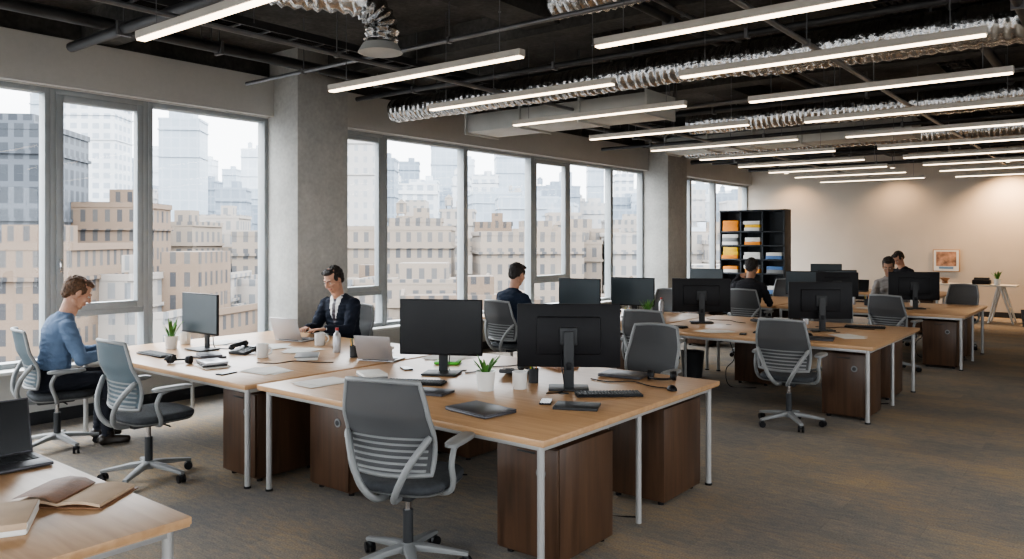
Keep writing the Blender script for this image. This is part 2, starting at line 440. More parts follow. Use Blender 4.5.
for x in (-2.1,-4.4,-6.9,.3):
    b=MB(); b.cyl((0,0,0),(0,0,.16),.06,'fixture',16); b.cyl((0,0,.16),(0,0,ZC-3.455),.01,'pipe_g',8)
    b.cyl((0,0,-.004),(0,0,.002),.05,'strip',16)
    put(b.mesh('wall_washer_light'),'wall_washer_light',(x,20.05,3.45))
    li=bpy.data.lights.new('wash','SPOT'); li.energy={-2.1:260,.3:150}.get(x,50); li.color=(1,.65,.36); li.spot_size=D(125); li.spot_blend=.8; li.shadow_soft_size=.06
    lo=bpy.data.objects.new('wall_washer_lamp',li); COL.objects.link(lo); lo.location=(x,20.05,3.42); lo.rotation_euler=(D(12),0,0)

# ------------------------------------------------------------------ furniture
def desk_mesh(w,d,h=.74,seam=True,name='desk'):
    b=MB(); t=.028
    b.box((0,0,h-t/2),(w,d,t),'oak',bev=.003)
    b.box((0,0,h-t-.004),(w-.01,d-.01,.008),'oakedge')
    ix=w/2-.06; iy=d/2-.06
    for x in (-ix,ix):
        b.box((x,0,h-t-.025),(.035,d-.14,.035),'alu',bev=.003)
        for y in (-iy,iy):
            b.cyl((x,y,.012),(x,y,h-t-.008),.02,'alu',18); b.cyl((x,y,0),(x,y,.014),.026,'black',18)
        b.cyl((x,0,.012),(x,0,h-t-.01),.018,'alu',18)
    for y in (-iy,iy,-.08,.08): b.box((0,y,h-t-.025),(w-.14,.035,.03),'alu',bev=.003)
    b.box((0,0,h-.17),(w*.7,.22,.01),'darkgrey'); b.box((0,-.11,h-.14),(w*.7,.008,.06),'darkgrey'); b.box((0,.11,h-.14),(w*.7,.008,.06),'darkgrey')
    for x in (-.35*w+.02,.35*w-.02): b.box((x,0,h-.11),(.02,.2,.12),'darkgrey')
    for q in (-.25,.2,.33):
        b.tube(smooth_path([(q*w,0,h-.16),(q*w+.05,.05,h-.4),(q*w-.04,.02,.2),(q*w+.02,0,.01),(q*w+.3,.1,.008)]),.005,'black',6)
    for x in (-w*.25,w*.25): b.cyl((x,0,h),(x,0,h+.002),.035,'darkgrey',20)
    return b.mesh(name)
def desk(x1,x2,y1,y2,name='desk'):
    return put(desk_mesh(x2-x1,y2-y1),name,((x1+x2)/2,(y1+y2)/2,0))
desk(-7.5,-4.83,3.12,5.3); desk(-4.78,-2.31,3.18,5.33)
desk(-6.95,-4.42,7.88,9.98); desk(-4.38,-1.9,7.88,9.98)
desk(-6.9,-4.3,11.9,13.95); desk(-4.26,-1.72,11.9,13.95)
desk(-5.6,-2.7,15.9,17.3)
desk(-5.1,-2.69,-.55,1.52)

def ped_mesh():
    b=MB(); w,d,h=.42,.54,.61
    b.box((0,0,.03+h/2),(w,d,h),'walnut',bev=.004)
    b.box((0,-d/2-.009,.34),(w-.01,.018,.59),'walnut',bev=.003)
    b.box((0,-d/2-.02,.6),(.12,.01,.01),'darkgrey',bev=.003)
    b.cyl((.1,-d/2-.024,.5),(.1,-d/2-.016,.5),.03,'lightgrey',20); b.cyl((.1,-d/2-.027,.5),(.1,-d/2-.02,.5),.018,'darkgrey',14)
    for x in (-w/2+.05,w/2-.05):
        for y in (-d/2+.05,d/2-.05): b.cyl((x,y,0),(x,y,.035),.02,'black',12)
    return b.mesh('pedestal')
pedm=ped_mesh()
for x,y,r in ((-2.58,3.68,0),(-2.6,4.9,180),(-5.13,3.55,0),(-5.2,4.95,180),(-4.3,4.9,180),(-4.35,3.75,0),(-7.1,4.9,180),
              (-2.2,8.3,0),(-3.6,9.5,180),(-4.75,8.3,0),(-2.25,9.5,180),(-2.05,12.3,0),(-2.1,13.5,180),(-5.6,12.3,0),(-4.65,13.5,180),(-3.05,16.3,0)):
    put(pedm,'drawer_pedestal',(x,y,0),D(r))

def chair_mesh(fab):
    b=MB()
    b.cone((0,0,.075),(0,0,.13),.045,.035,'lightgrey',20)
    for i in range(5):
        a=2*PI*i/5+.3; c,s_=math.cos(a),math.sin(a); u=Vector((-s_,c,0))
        R=[]
        for r,z,w,h in ((.02,.108,.034,.022),(.12,.1,.028,.02),(.24,.083,.022,.015),(.315,.072,.018,.011)):
            R.append(((r*c,r*s_,z),u*w,(0,0,h)))
        b.loft(R,'lightgrey',10,sq=.6)
        e=Vector((.3*c,.3*s_,0))
        b.cyl(e+Vector((0,0,.03)),e+Vector((0,0,.07)),.009,'darkgrey',8)
        t=Vector((math.cos(a+1.1),math.sin(a+1.1),0))
        for q in (-.016,.016): b.cyl(e+t*(q-.009)+Vector((0,0,.029)),e+t*(q+.009)+Vector((0,0,.029)),.029,'black',16)
        b.ell(e+Vector((0,0,.045)),(.022,.022,.02),'darkgrey',10,6)
    b.cyl((0,0,.1),(0,0,.3),.027,'darkgrey',18); b.cyl((0,0,.3),(0,0,.41),.017,'chrome',18)
    b.box((0,-.02,.415),(.2,.28,.05),'darkgrey',bev=.015)
    b.tube([(.1,0,.415),(.2,.02,.412),(.25,.03,.405)],.006,'darkgrey',8)
    R=[]
    for z,s in ((.437,.9),(.445,.975),(.46,1),(.475,1),(.485,.96),(.491,.86),(.494,.5),(.494,.05)):
        R.append(((0,.03,z),(.25*s,0,0),(0,.24*s,0)))
    b.loft(R,'seat',40,sq=.55)
    b.loft([((0,.03,.428),(.235,0,0),(0,.225,0)),((0,.03,.44),(.245,0,0),(0,.235,0))],'lightgrey',40,sq=.55)
    zb_,zt_=.55,1.01
    def S(u,v):
        z=zb_+(zt_-zb_)*v
        hw=.225+.02*math.sin(v*PI)-.025*v*v
        lum=.035*math.sin(min(1,v*1.6)*PI)
        y=-.235-.085*v+lum+.055*u*u-.0
        return Vector((u*hw,y,z))
    nu,nv=14,22
    def patch(v0,v1,k,off=0,us=.97):
        vs=[];fs=[]
        m=max(2,int((v1-v0)*nv))
        for side in (0,1):
            for j in range(m+1):
                for i in range(nu+1):
                    p=S((-1+2*i/nu)*us,v0+(v1-v0)*j/m); p.y+=off+(-.004 if side else .004); vs.append(p)
        W=nu+1; o=(m+1)*W
        for j in range(m):
            for i in range(nu):
                a=j*W+i; fs.append([a,a+1,a+W+1,a+W]); fs.append([o+a,o+a+W,o+a+W+1,o+a+1])
        for i in range(nu):
            fs.append([i,o+i,o+i+1,i+1]); a=m*W+i; fs.append([a,a+1,o+a+1,o+a])
        for j in range(m):
            a=j*W; fs.append([a,a+W,o+a+W,o+a]); a=j*W+nu; fs.append([a,o+a,o+a+W,a+W])
        b.add(vs,fs,k)
    patch(.0,1,fab)
    for q in range(6):
        v=.03+q*.068; patch(v,v+.024,'lightgrey',-.006,.88)
    loop=[]
    for j in range(0,21): loop.append(S(-1,j/20))
    for i in range(1,15): loop.append(S(-1+2*i/14,1)+Vector((0,0,.012*math.sin(PI*i/14))))
    for j in range(1,21): loop.append(S(1,1-j/20))
    for i in range(1,15): loop.append(S(1-2*i/14,0)-Vector((0,0,.008*math.sin(PI*i/14))))
    b.tube(loop,.013,'lightgrey',10)
    for s in (-1,1):
        b.tube(smooth_path([(s*.03,-.1,.41),(s*.05,-.24,.42),(s*.1,-.3,.5),(s*.16,-.285,.62),S(s*.97,.42)+Vector((0,-.02,0))]),[.018]*24+[.012],'lightgrey',10)
        b.tube(smooth_path([(s*.12,-.03,.42),(s*.24,-.04,.425),(s*.285,-.06,.48),(s*.29,-.09,.58),(s*.29,-.06,.655)]),.016,'lightgrey',10)
        b.tube(smooth_path([(s*.29,-.06,.65),(s*.29,.0,.668),(s*.285,.12,.672)]),.013,'lightgrey',8)
        R=[]
        for z,q in ((.667,.85),(.672,1),(.688,1),(.695,.85)): R.append(((s*.288,.02,z),(.042*q,0,0),(0,.14*q,0)))
        b.loft(R,'lightgrey',24,sq=.6)
    return b.mesh('office_chair',True,50)
ch_d=chair_mesh('mesh_dark'); ch_b=chair_mesh('mesh_blue')
def chair(x,y,r,dark=True,s=1): return put(ch_d if dark else ch_b,'office_chair',(x,y,0),D(r),scale=s)
chair(-5.66,2.86,0,False,1.02)
chair(-3.04,2.95,18,s=1.03)
chair(-3.2,5.78,180)
chair(-4.02,7.5,8); chair(-2.54,7.45,4)
chair(-2.5,11.45,-10); chair(-5.4,10.3,175)
chair(-5.0,14.4,185); chair(-3.0,10.35,190); chair(-2.2,14.45,170)

def monitor_mesh(w,h,scr,z0=.13,round_base=False):
    b=MB()
    b.box((0,0,z0+h/2),(w,.022,h),'black',bev=.006)
    b.box((0,-.0115,z0+h/2+.004),(w-.02,.002,h-.028),scr)
    b.box((0,.02,z0+h/2),(w*.62,.03,h*.6),'black',bev=.012)
    b.box((0,.045,z0+h*.5),(.12,.03,.12),'darkgrey',bev=.01)
    b.box((0,.07,(z0+h*.5)/2+.02),(.07,.02,z0+h*.5+.03),'darkgrey',bev=.006)
    b.box((0,.085,(z0+h*.5)*.45),(.035,.012,.05),'black',bev=.004)
    b.box((0,.02,.008),(.27,.2,.014),'darkgrey',bev=.006)
    b.tube(smooth_path([(.04,.04,z0+.12),(.05,.09,z0+.05),(.03,.12,.03),(.06,.16,.004),(.15,.2,.004)]),.004,'black',6)
    return b.mesh('monitor')
mon_big=monitor_mesh(.64,.42,'screen_off',.145); mon=monitor_mesh(.6,.37,'screen_gl',.15); mon_d=monitor_mesh(.7,.41,'screen_off')
TZ=.741
def mo(me,x,y,r): put(me,'desktop_monitor',(x,y,TZ),D(r))
mo(mon,-6.69,3.86,0)
mo(mon_big,-4.06,4.28,28)
mo(monitor_mesh(.7,.43,'screen_off',.145),-3.0,4.42,215)
mo(mon,-5.5,8.35,5); mo(mon,-5.1,9.0,8)
mo(mon_d,-4.12,8.95,212); mo(mon_d,-2.72,9.0,215)
mo(mon,-3.5,12.4,200); mo(mon_d,-2.5,12.7,208); mo(mon,-4.0,12.5,10); mo(mon,-5.7,12.6,0); mo(mon,-3.75,13.3,30)
mo(mon,-4.9,16.6,20)

def laptop_mesh(body,angle=110,closed=False):
    b=MB(); w,d=.33,.23
    b.box((0,0,.008),(w,d,.014),body,bev=.005)
    if closed:
        b.box((0,0,.0185),(w,d,.006),body,bev=.0028)
    else:
        b.box((0,.03,.0155),(w-.04,.1,.001),'black')
        b.box((0,-.07,.0155),(.1,.06,.001),'spacegrey')
        for i in range(5):
            for j in range(12): b.box((-w/2+.035+j*.0238,-.01+i*.019,.017),(.019,.015,.002),'darkgrey')
        a=D(angle-90); h=.22
        T=Matrix.Translation((0,d/2-.004,.014))@Matrix.Rotation(-a,4,'X')
        bb=MB(); bb.box((0,0,h/2),(w,.006,h),body,bev=.0028); bb.box((0,-.0035,h/2),(w-.014,.001,h-.014),'screen_off')
        o=len(b.v); b.v+= [T@v for v in bb.v]
        for f,mm in zip(bb.f,bb.m): b.f.append([q+o for q in f]); b.m.append(b.mi(bb.mats[mm]))
        b.cyl((-.12,d/2-.004,.014),(.12,d/2-.004,.014),.006,'darkgrey',10)
    return b.mesh('laptop')
lap_s=laptop_mesh('silver'); lap_g=laptop_mesh('spacegrey',105); lap_c=laptop_mesh('spacegrey',closed=True)
put(lap_s,'laptop',(-6.6,4.86,TZ),D(190),scale=1.08); put(lap_s,'laptop',(-4.95,4.5,TZ),D(200))
put(lap_g,'laptop',(-3.93,1.3,TZ),D(88),scale=1.15)
put(lap_c,'closed_laptop',(-3.0,3.5,TZ),D(-8),scale=1.08); put(lap_c,'closed_laptop',(-2.95,5.08,TZ),D(8))
put(lap_c,'closed_laptop',(-3.62,3.72,TZ),D(15),scale=.8)
put(lap_c,'closed_laptop',(-2.5,8.15,TZ),D(12)); put(lap_g,'laptop',(-4.2,16.3,TZ),D(0))

def keyboard_mesh():
    b=MB(); b.box((0,0,.008),(.43,.14,.014),'black',bev=.005)
    for i in range(5):
        for j in range(19): b.box((-.195+j*.0217,-.048+i*.024,.018),(.018,.02,.008),'darkgrey',bev=.002,seg=1)
    return b.mesh('keyboard')
kb=keyboard_mesh()
for x,y,r in ((-2.66,4.38,42),(-6.7,3.45,0),(-3.95,3.9,28),(-3.0,8.35,5),(-4.2,8.25,0),(-5.9,8.1,0),(-3.3,13.55,180),(-2.4,9.6,190)): put(kb,'keyboard',(x,y,TZ),D(r))
b=MB(); b.ell((0,0,.0),(.033,.056,.034),'black',18,10); me=b.mesh('mouse')
for v in me.vertices: v.co.z=max(0,v.co.z)
for x,y,r in ((-4.02,3.68,20),(-2.42,4.8,40),(-6.36,3.4,0),(-2.65,8.4,0)): put(me,'computer_mouse',(x,y,TZ),D(r))
b=MB(); b.lathe([(.001,0),(.036,0),(.04,.004),(.042,.09),(.043,.098),(.039,.098),(.037,.012),(.001,.01)],'white',n=28)
b.tube([( .041+.028*math.sin(t*PI/8),0,.05+.028*math.cos(t*PI/8)) for t in range(9)],.006,'white',8); mug=b.mesh('mug',True,50)
for x,y,r in ((-5.85,3.95,30),(-7.2,4.0,-20),(-3.25,4.2,100),(-3.3,8.8,0),(-5.0,8.2,0),(-2.6,13.2,0),(-6.1,4.75,60)): put(mug,'coffee_mug',(x,y,TZ),D(r),scale=1.2)
def plant_mesh(seed,h=.1,n=16):
    random.seed(seed); b=MB()
    b.lathe([(.001,0),(.04,0),(.05,.09),(.053,.1),(.047,.1),(.044,.085),(.001,.085)],'white',n=28)
    b.lathe([(.001,.08),(.045,.082),(.001,.088)],'soil',n=20)
    for i in range(n):
        a=random.uniform(0,2*PI); t=random.uniform(.1,.5); l=h*random.uniform(.7,1.3)
        d=Vector((math.cos(a)*t,math.sin(a)*t,1)).normalized(); s=Vector((-math.sin(a),math.cos(a),0))
        p=Vector((math.cos(a)*.015,math.sin(a)*.015,.085)); R=[]
        for q,w in ((0,.002),(.3,.007),(.6,.009),(.85,.005),(1,.001)):
            c=p+d*l*q+Vector((math.cos(a),math.sin(a),-.4))*(.02*q*q); R.append((c,s*w,d.cross(s)*.0015))
        b.loft(R,'leaf',8)
    return b.mesh('plant',True,60)
put(plant_mesh(1,.09),'potted_plant',(-3.4,4.02,TZ),0,scale=1.3)
put(plant_mesh(2,.13,22),'potted_plant',(-6.98,3.74,TZ),0,scale=1.2); put(plant_mesh(5,.13,22),'potted_plant',(-4.75,8.75,TZ),0,scale=1.2)
put(plant_mesh(9,.13,22),'potted_plant',(-2.2,19.3,.801),0,scale=1.3)
def notebook_stack(seed,n,ks):
    random.seed(seed); b=MB(); z=0
    for i in range(n):
        t=random.uniform(.012,.024); r=random.uniform(-.25,.25); s=random.uniform(.85,1)
        b.box((0,0,z+t/2),(.2*s,.28*s,t),ks[i%len(ks)],(0,0,r),.002)
        b.box((.004,0,z+t/2),(.2*s-.002,.28*s-.01,t*.7),'paper',(0,0,r)); z+=t
    return b.mesh('notebooks')
for sd,n,ks,x,y,r in ((1,3,['paper','darkgrey','silver'],-5.75,3.42,70),(2,2,['paper','lightgrey'],-5.5,4.15,40),(3,2,['lightgrey','paper'],-4.4,3.9,60),
    (4,3,['paper','brownleather'],-5.1,9.4,20),(5,2,['paper','tanpaper'],-3.13,1.05,55),(8,2,['spacegrey','spacegrey'],-6.2,3.66,80),
    (9,2,['darkgrey','tanpaper'],-5.35,4.8,15),(10,1,['brownleather'],-3.55,5.1,70),(11,2,['bluebox','paper'],-3.4,9.65,10),(12,2,['paper','darkgrey'],-5.2,12.2,30),(13,1,['darkgrey'],-2.62,3.95,110)):
    put(notebook_stack(sd,n,ks),'notebook_stack',(x,y,TZ),D(r))
def papers(seed,n):
    random.seed(seed); b=MB()
    for i in range(n):
        b.box((random.uniform(-.06,.06),random.uniform(-.06,.06),.0012+.0015*i),(.21,.297,.0012),'paper',(0,0,random.uniform(-.6,.6)))
    return b.mesh('papers',False)
for i,(x,y) in enumerate(((-4.5,3.5),(-5.9,4.4),(-6.35,4.4),(-5.2,3.6),(-3.6,8.15),(-5.7,8.9),(-2.3,8.6),(-3,12.3),(-4.6,4.95),(-4.0,13.4),(-7.0,4.3))): put(papers(i,4),'paper_sheets',(x,y,TZ),D(i*37))
b=MB(); b.lathe([(.001,0),(.033,0),(.035,.01),(.035,.14),(.028,.165),(.014,.18),(.014,.2),(.001,.2)],'silver'); b.lathe([(.016,.195),(.016,.22),(.001,.221)],'wine'); bt=b.mesh('bottle')
for x,y in ((-5.6,4.55),(-5.05,9.7),(-3.05,9.55),(-3.4,12.9)): put(bt,'water_bottle',(x,y,TZ))
b=MB(); b.box((0,0,.005),(.072,.148,.009),'black',bev=.003); b.box((0,0,.0098),(.066,.14,.0006),'screen_off'); sp_=b.mesh('smartphone')
for x,y,r in ((-2.85,3.95,30),(-5.35,3.3,10),(-4.45,4.3,60),(-3.25,8.1,20),(-7.15,3.35,-15)): put(sp_,'smartphone',(x,y,TZ),D(r))
b=MB()
b.tube([(.085*math.cos(t*PI/12),.095*math.sin(t*PI/12),.022) for t in range(13)],.008,'black',8)
for s in (-1,1): b.cyl((s*.075,0,.035),(s*.1,0,.035),.034,'black',18); b.cyl((s*.06,0,.035),(s*.076,0,.035),.03,'darkgrey',18)
hp=b.mesh('headphones')
for x,y,r in ((-2.65,5.1,200),(-6.08,3.33,30)): put(hp,'headphones',(x,y,TZ),D(r))
# folio
b=MB()
for s in (-1,1):
    n=8
    for lay,(off,k) in enumerate(((0,'brownleather'),(.006,'tanpaper'))):
        vs=[];fs=[]; ww=.2 if lay==0 else .185; dd=.145 if lay==0 else .135
        for zz in (0,.005 if lay==0 else .012):
            for i in range(n+1):
                t=i/n; x=s*ww*t; z=off+zz+ (.012*math.sin(t*PI)*(1 if lay else .2))
                vs.append((x,-dd,z)); vs.append((x,dd,z))
        o=2*(n+1)
        for i in range(n):
            a=2*i; fs+=[[a,a+1,a+3,a+2],[o+a,o+a+2,o+a+3,o+a+1],[a,a+2,o+a+2,o+a],[a+1,o+a+1,o+a+3,a+3]]
        fs.append([2*n,2*n+1,o+2*n+1,o+2*n]); fs.append([0,o,o+1,1])
        b.add(vs,fs,k)
b.loft([((-.19,0,.035),(0,.145,0),(0,0,.004)),((-.12,0,.05),(0,.145,0),(0,0,.005)),((-.05,0,.045),(0,.145,0),(0,0,.005)),((0,0,.022),(0,.145,0),(0,0,.004))],'brownleather',16)
put(b.mesh('folio',True,50),'open_leather_folio',(-3.24,1.35,TZ),D(35),scale=.9)
b=MB(); b.box((0,0,.012),(.2,.14,.022),'green',bev=.005); b.box((0,0,.024),(.15,.1,.004),'paper'); put(b.mesh('g'),'green_tray',(-4.38,4.7,TZ),D(30))
def phone():
    b=MB(); b.box((0,0,.025),(.2,.19,.03),'darkgrey',(.18,0,0),.008); b.capsule((-.07,-.08,.065),(-.07,.08,.085),.02,.02,'darkgrey'); b.ell((-.07,-.08,.055),(.028,.03,.022),'darkgrey'); b.ell((-.07,.08,.075),(.028,.03,.022),'darkgrey')
    for i in range(4):
        for j in range(3): b.box((.01+j*.025,-.05+i*.024,.036+(i-1)*.0045),(.018,.014,.008),'lightgrey')
    b.box((.035,.06,.058),(.08,.035,.006),'screen_off',(.18,0,0)); return b.mesh('phone')
ph=phone()
for x,y,r in ((-6.2,4.0,10),(-5.7,9.5,190),(-3.5,9.3,170),(-3.6,4.6,200)): put(ph,'desk_phone',(x,y,TZ),D(r))
b=MB(); b.lathe([(.001,0),(.035,0),(.037,.1),(.034,.1),(.032,.006),(.001,.006)],'darkgrey')
for i in range(6):
    a=i; b.cyl((.01*math.cos(a),.01*math.sin(a),.01),(.03*math.cos(a),.03*math.sin(a),.16),.0035,('orange','black','paper','green','yellow','black')[i],8)
pc=b.mesh('pen_cup')
for x,y in ((-3.32,4.45),(-4.95,8.6),(-3.2,12.9),(-5.25,4.45)): put(pc,'pen_cup',(x,y,TZ))
b=MB()
b.tube(smooth_path([(-.25,.1,.004),(-.1,.02,.004),(.05,.09,.004),(.2,-.05,.004),(.34,-.1,.004)]),.004,'black',6)
cb=b.mesh('cable')
for x,y,r in ((-2.8,4.8,20),(-6.5,4.2,0),(-3.9,4.7,100),(-4.0,9.3,0),(-2.6,9.35,30),(-5.4,3.9,60)): put(cb,'power_cable',(x,y,TZ),D(r))

# bookshelf
bx1,bx2=-7.55,-6.02; W=bx2-bx1; H=2.44
b=MB()
for x in (-W/2+.02,-W/6,W/6,W/2-.02): b.box((x,0,H/2),(.035,.4,H),'shelfblack',bev=.003)
for z in (.06,.52,.98,1.3,1.62,1.94,2.42): b.box((0,0,z),(W,.4,.035),'shelfblack',bev=.003)
b.box((0,.19,H/2),(W,.015,H),'shelfblack')
for x in (-W/3,0,W/3): b.box((x,-.19,.29),(W/3-.06,.02,.42),'shelfblack',bev=.003)
put(b.mesh('bookshelf'),'bookshelf',((bx1+bx2)/2,17.6,0))
b=MB(); random.seed(12)
cells=[(-W/3,1.958,('orange','orange','orange')),(0,1.958,('paper','yellow','paper')),(0,1.638,('orange','paper')),(-W/3,1.638,('paper','lightgrey','paper')),(-W/3,1.318,('orange','yellow','yellow')),(0,1.318,('paper','paper')),(W/3,1.318,('bluebox','paper')),(-W/3,.998,('paper','orange')),(W/3,.998,('lightgrey','bluebox')),(0,.998,('orange','paper')),(0,.538,('paper','paper')),(W/3,.538,('bluebox','paper'))]
for x,z0,ks in cells:
    t=0
    for k in ks:
        h=random.uniform(.07,.095); b.box((x+random.uniform(-.02,.02),-.05,z0+t+h/2+.001),(random.uniform(.34,.4),.28,h),k,(0,0,random.uniform(-.03,.03)),.004); t+=h+.001
put(b.mesh('boxes'),'storage_boxes_and_binders',((bx1+bx2)/2,17.6,0))
b=MB(); b.box((0,0,.785),(2.0,.6,.03),'sill',bev=.004)
for s in (-1,1):
    for y in (-.25,.25): b.cone((s*.95,y,.0),(s*.72,y,.77),.02,.028,'sill',10); b.cone((s*.5,y,0),(s*.68,y,.77),.02,.028,'sill',10)
    b.box((s*.7,0,.75),(.05,.56,.04),'sill')
    b.box((s*.86,0,.3),(.03,.5,.03),'sill')
put(b.mesh('console_table'),'trestle_table',(-2.85,19.4,0))
b=MB(); b.box((0,0,.25),(.56,.025,.52),'oakedge',bev=.004); b.box((0,-.014,.25),(.52,.004,.48),'paper'); b.box((0,-.017,.29),(.42,.003,.34),mat('print_red',(.36,.2,.13),.7,0,.8,7)); b.box((0,-.017,.08),(.3,.003,.05),mat('print_grey',(.15,.25,.38),.7))
put(b.mesh('framed_picture'),'framed_picture',(-3.38,YB-.03,1.02))
b=MB(); b.box((0,0,.05),(.34,.22,.1),'black',bev=.02); b.box((0,.02,.12),(.28,.14,.05),'darkgrey',bev=.01); put(b.mesh('printer'),'desktop_printer',(-2.5,19.4,.801))
b=MB(); b.lathe([(.001,0),(.07,0),(.05,.05),(.11,.12),(.1,.12),(.045,.06),(.001,.055)],'brownleather'); put(b.mesh('bowl'),'decorative_bowl',(-3.2,19.4,.801))
b=MB(); b.lathe([(.001,0),(.12,0),(.15,.33),(.146,.33),(.117,.006),(.001,.006)],'darkgrey'); bn=b.mesh('bin')
for x,y in ((-4.4,9.3),(-1.6,18.9)): put(bn,'waste_bin',(x,y,0))

# ------------------------------------------------------------------ people
def skin(name,c):
    m=mat(name,c,.55,0,.14,14,.25,140); b=m.node_tree.nodes["Principled BSDF"]
    b.inputs["Subsurface Weight"].default_value=.12; b.inputs["Subsurface Radius"].default_value=(.01,.004,.002); return m
skin1=skin('skin_light',(.46,.26,.18)); skin2=skin('skin_tan',(.3,.17,.11))
eyew=mat('eye_white',(.55,.53,.5),.3); lipm=mat('lips',(.33,.14,.11),.5)
shoem=mat('shoe_leather',(.02,.015,.012),.35)
def hairm(n,c):
    return mat(n,c,.6,0,.6,40,.9,120,stretch=(3,1,.6))
def ik(S,Wt,l1,l2,pole):
    d=Wt-S; Ln=min(d.length,(l1+l2)*.995); u=d.normalized(); a=(l1*l1-l2*l2+Ln*Ln)/(2*Ln); h=math.sqrt(max(0,l1*l1-a*a))
    p=(pole-u*pole.dot(u)).normalized(); return S+u*a+p*h, S+u*Ln
def remesh(mb,name,voxel,it=4,matf=None,parent=None,fac=.5,wrinkle=None):
    src=mb.mesh('tmp',False)
    o=bpy.data.objects.new('tmp_src',src); COL.objects.link(o)
    r=o.modifiers.new('r','REMESH'); r.mode='VOXEL'; r.voxel_size=voxel
    s=o.modifiers.new('s','SMOOTH'); s.iterations=it; s.factor=fac
    bpy.context.view_layer.update()
    dg=bpy.context.evaluated_depsgraph_get(); ev=o.evaluated_get(dg)
    me=bpy.data.meshes.new_from_object(ev,depsgraph=dg)
    bvh=BVHTree.FromPolygons([tuple(v) for v in mb.v],mb.f)
    mats=list(mb.mats); idx=[]
    for p in me.polygons:
        c=p.center; hit=bvh.find_nearest(c); mi=mb.m[hit[2]]
        if matf:
            k=matf(c,mats[mi])
            if k is not None:
                if k not in mats: mats.append(k)
                mi=mats.index(k)
        idx.append(mi)
    if wrinkle:
        nn=[v.normal.copy() for v in me.vertices]
        for v,n_ in zip(me.vertices,nn):
            q=v.co; w1=noise.noise(Vector((q.x*9,q.y*9,q.z*22))); w2=noise.noise(Vector((q.x*20+5,q.y*20,q.z*34)))
            v.co=q+n_*(.008*(1-abs(w1)*2.4)*.8+.004*w2)
    me.materials.clear()
    for k in mats: me.materials.append(M[k] if isinstance(k,str) else k)
    me.polygons.foreach_set('material_index',idx); me.polygons.foreach_set('use_smooth',[True]*len(idx)); me.update(); me.name=name
    bpy.data.objects.remove(o,do_unlink=True); bpy.data.meshes.remove(src)
    return put(me,name,parent=parent)

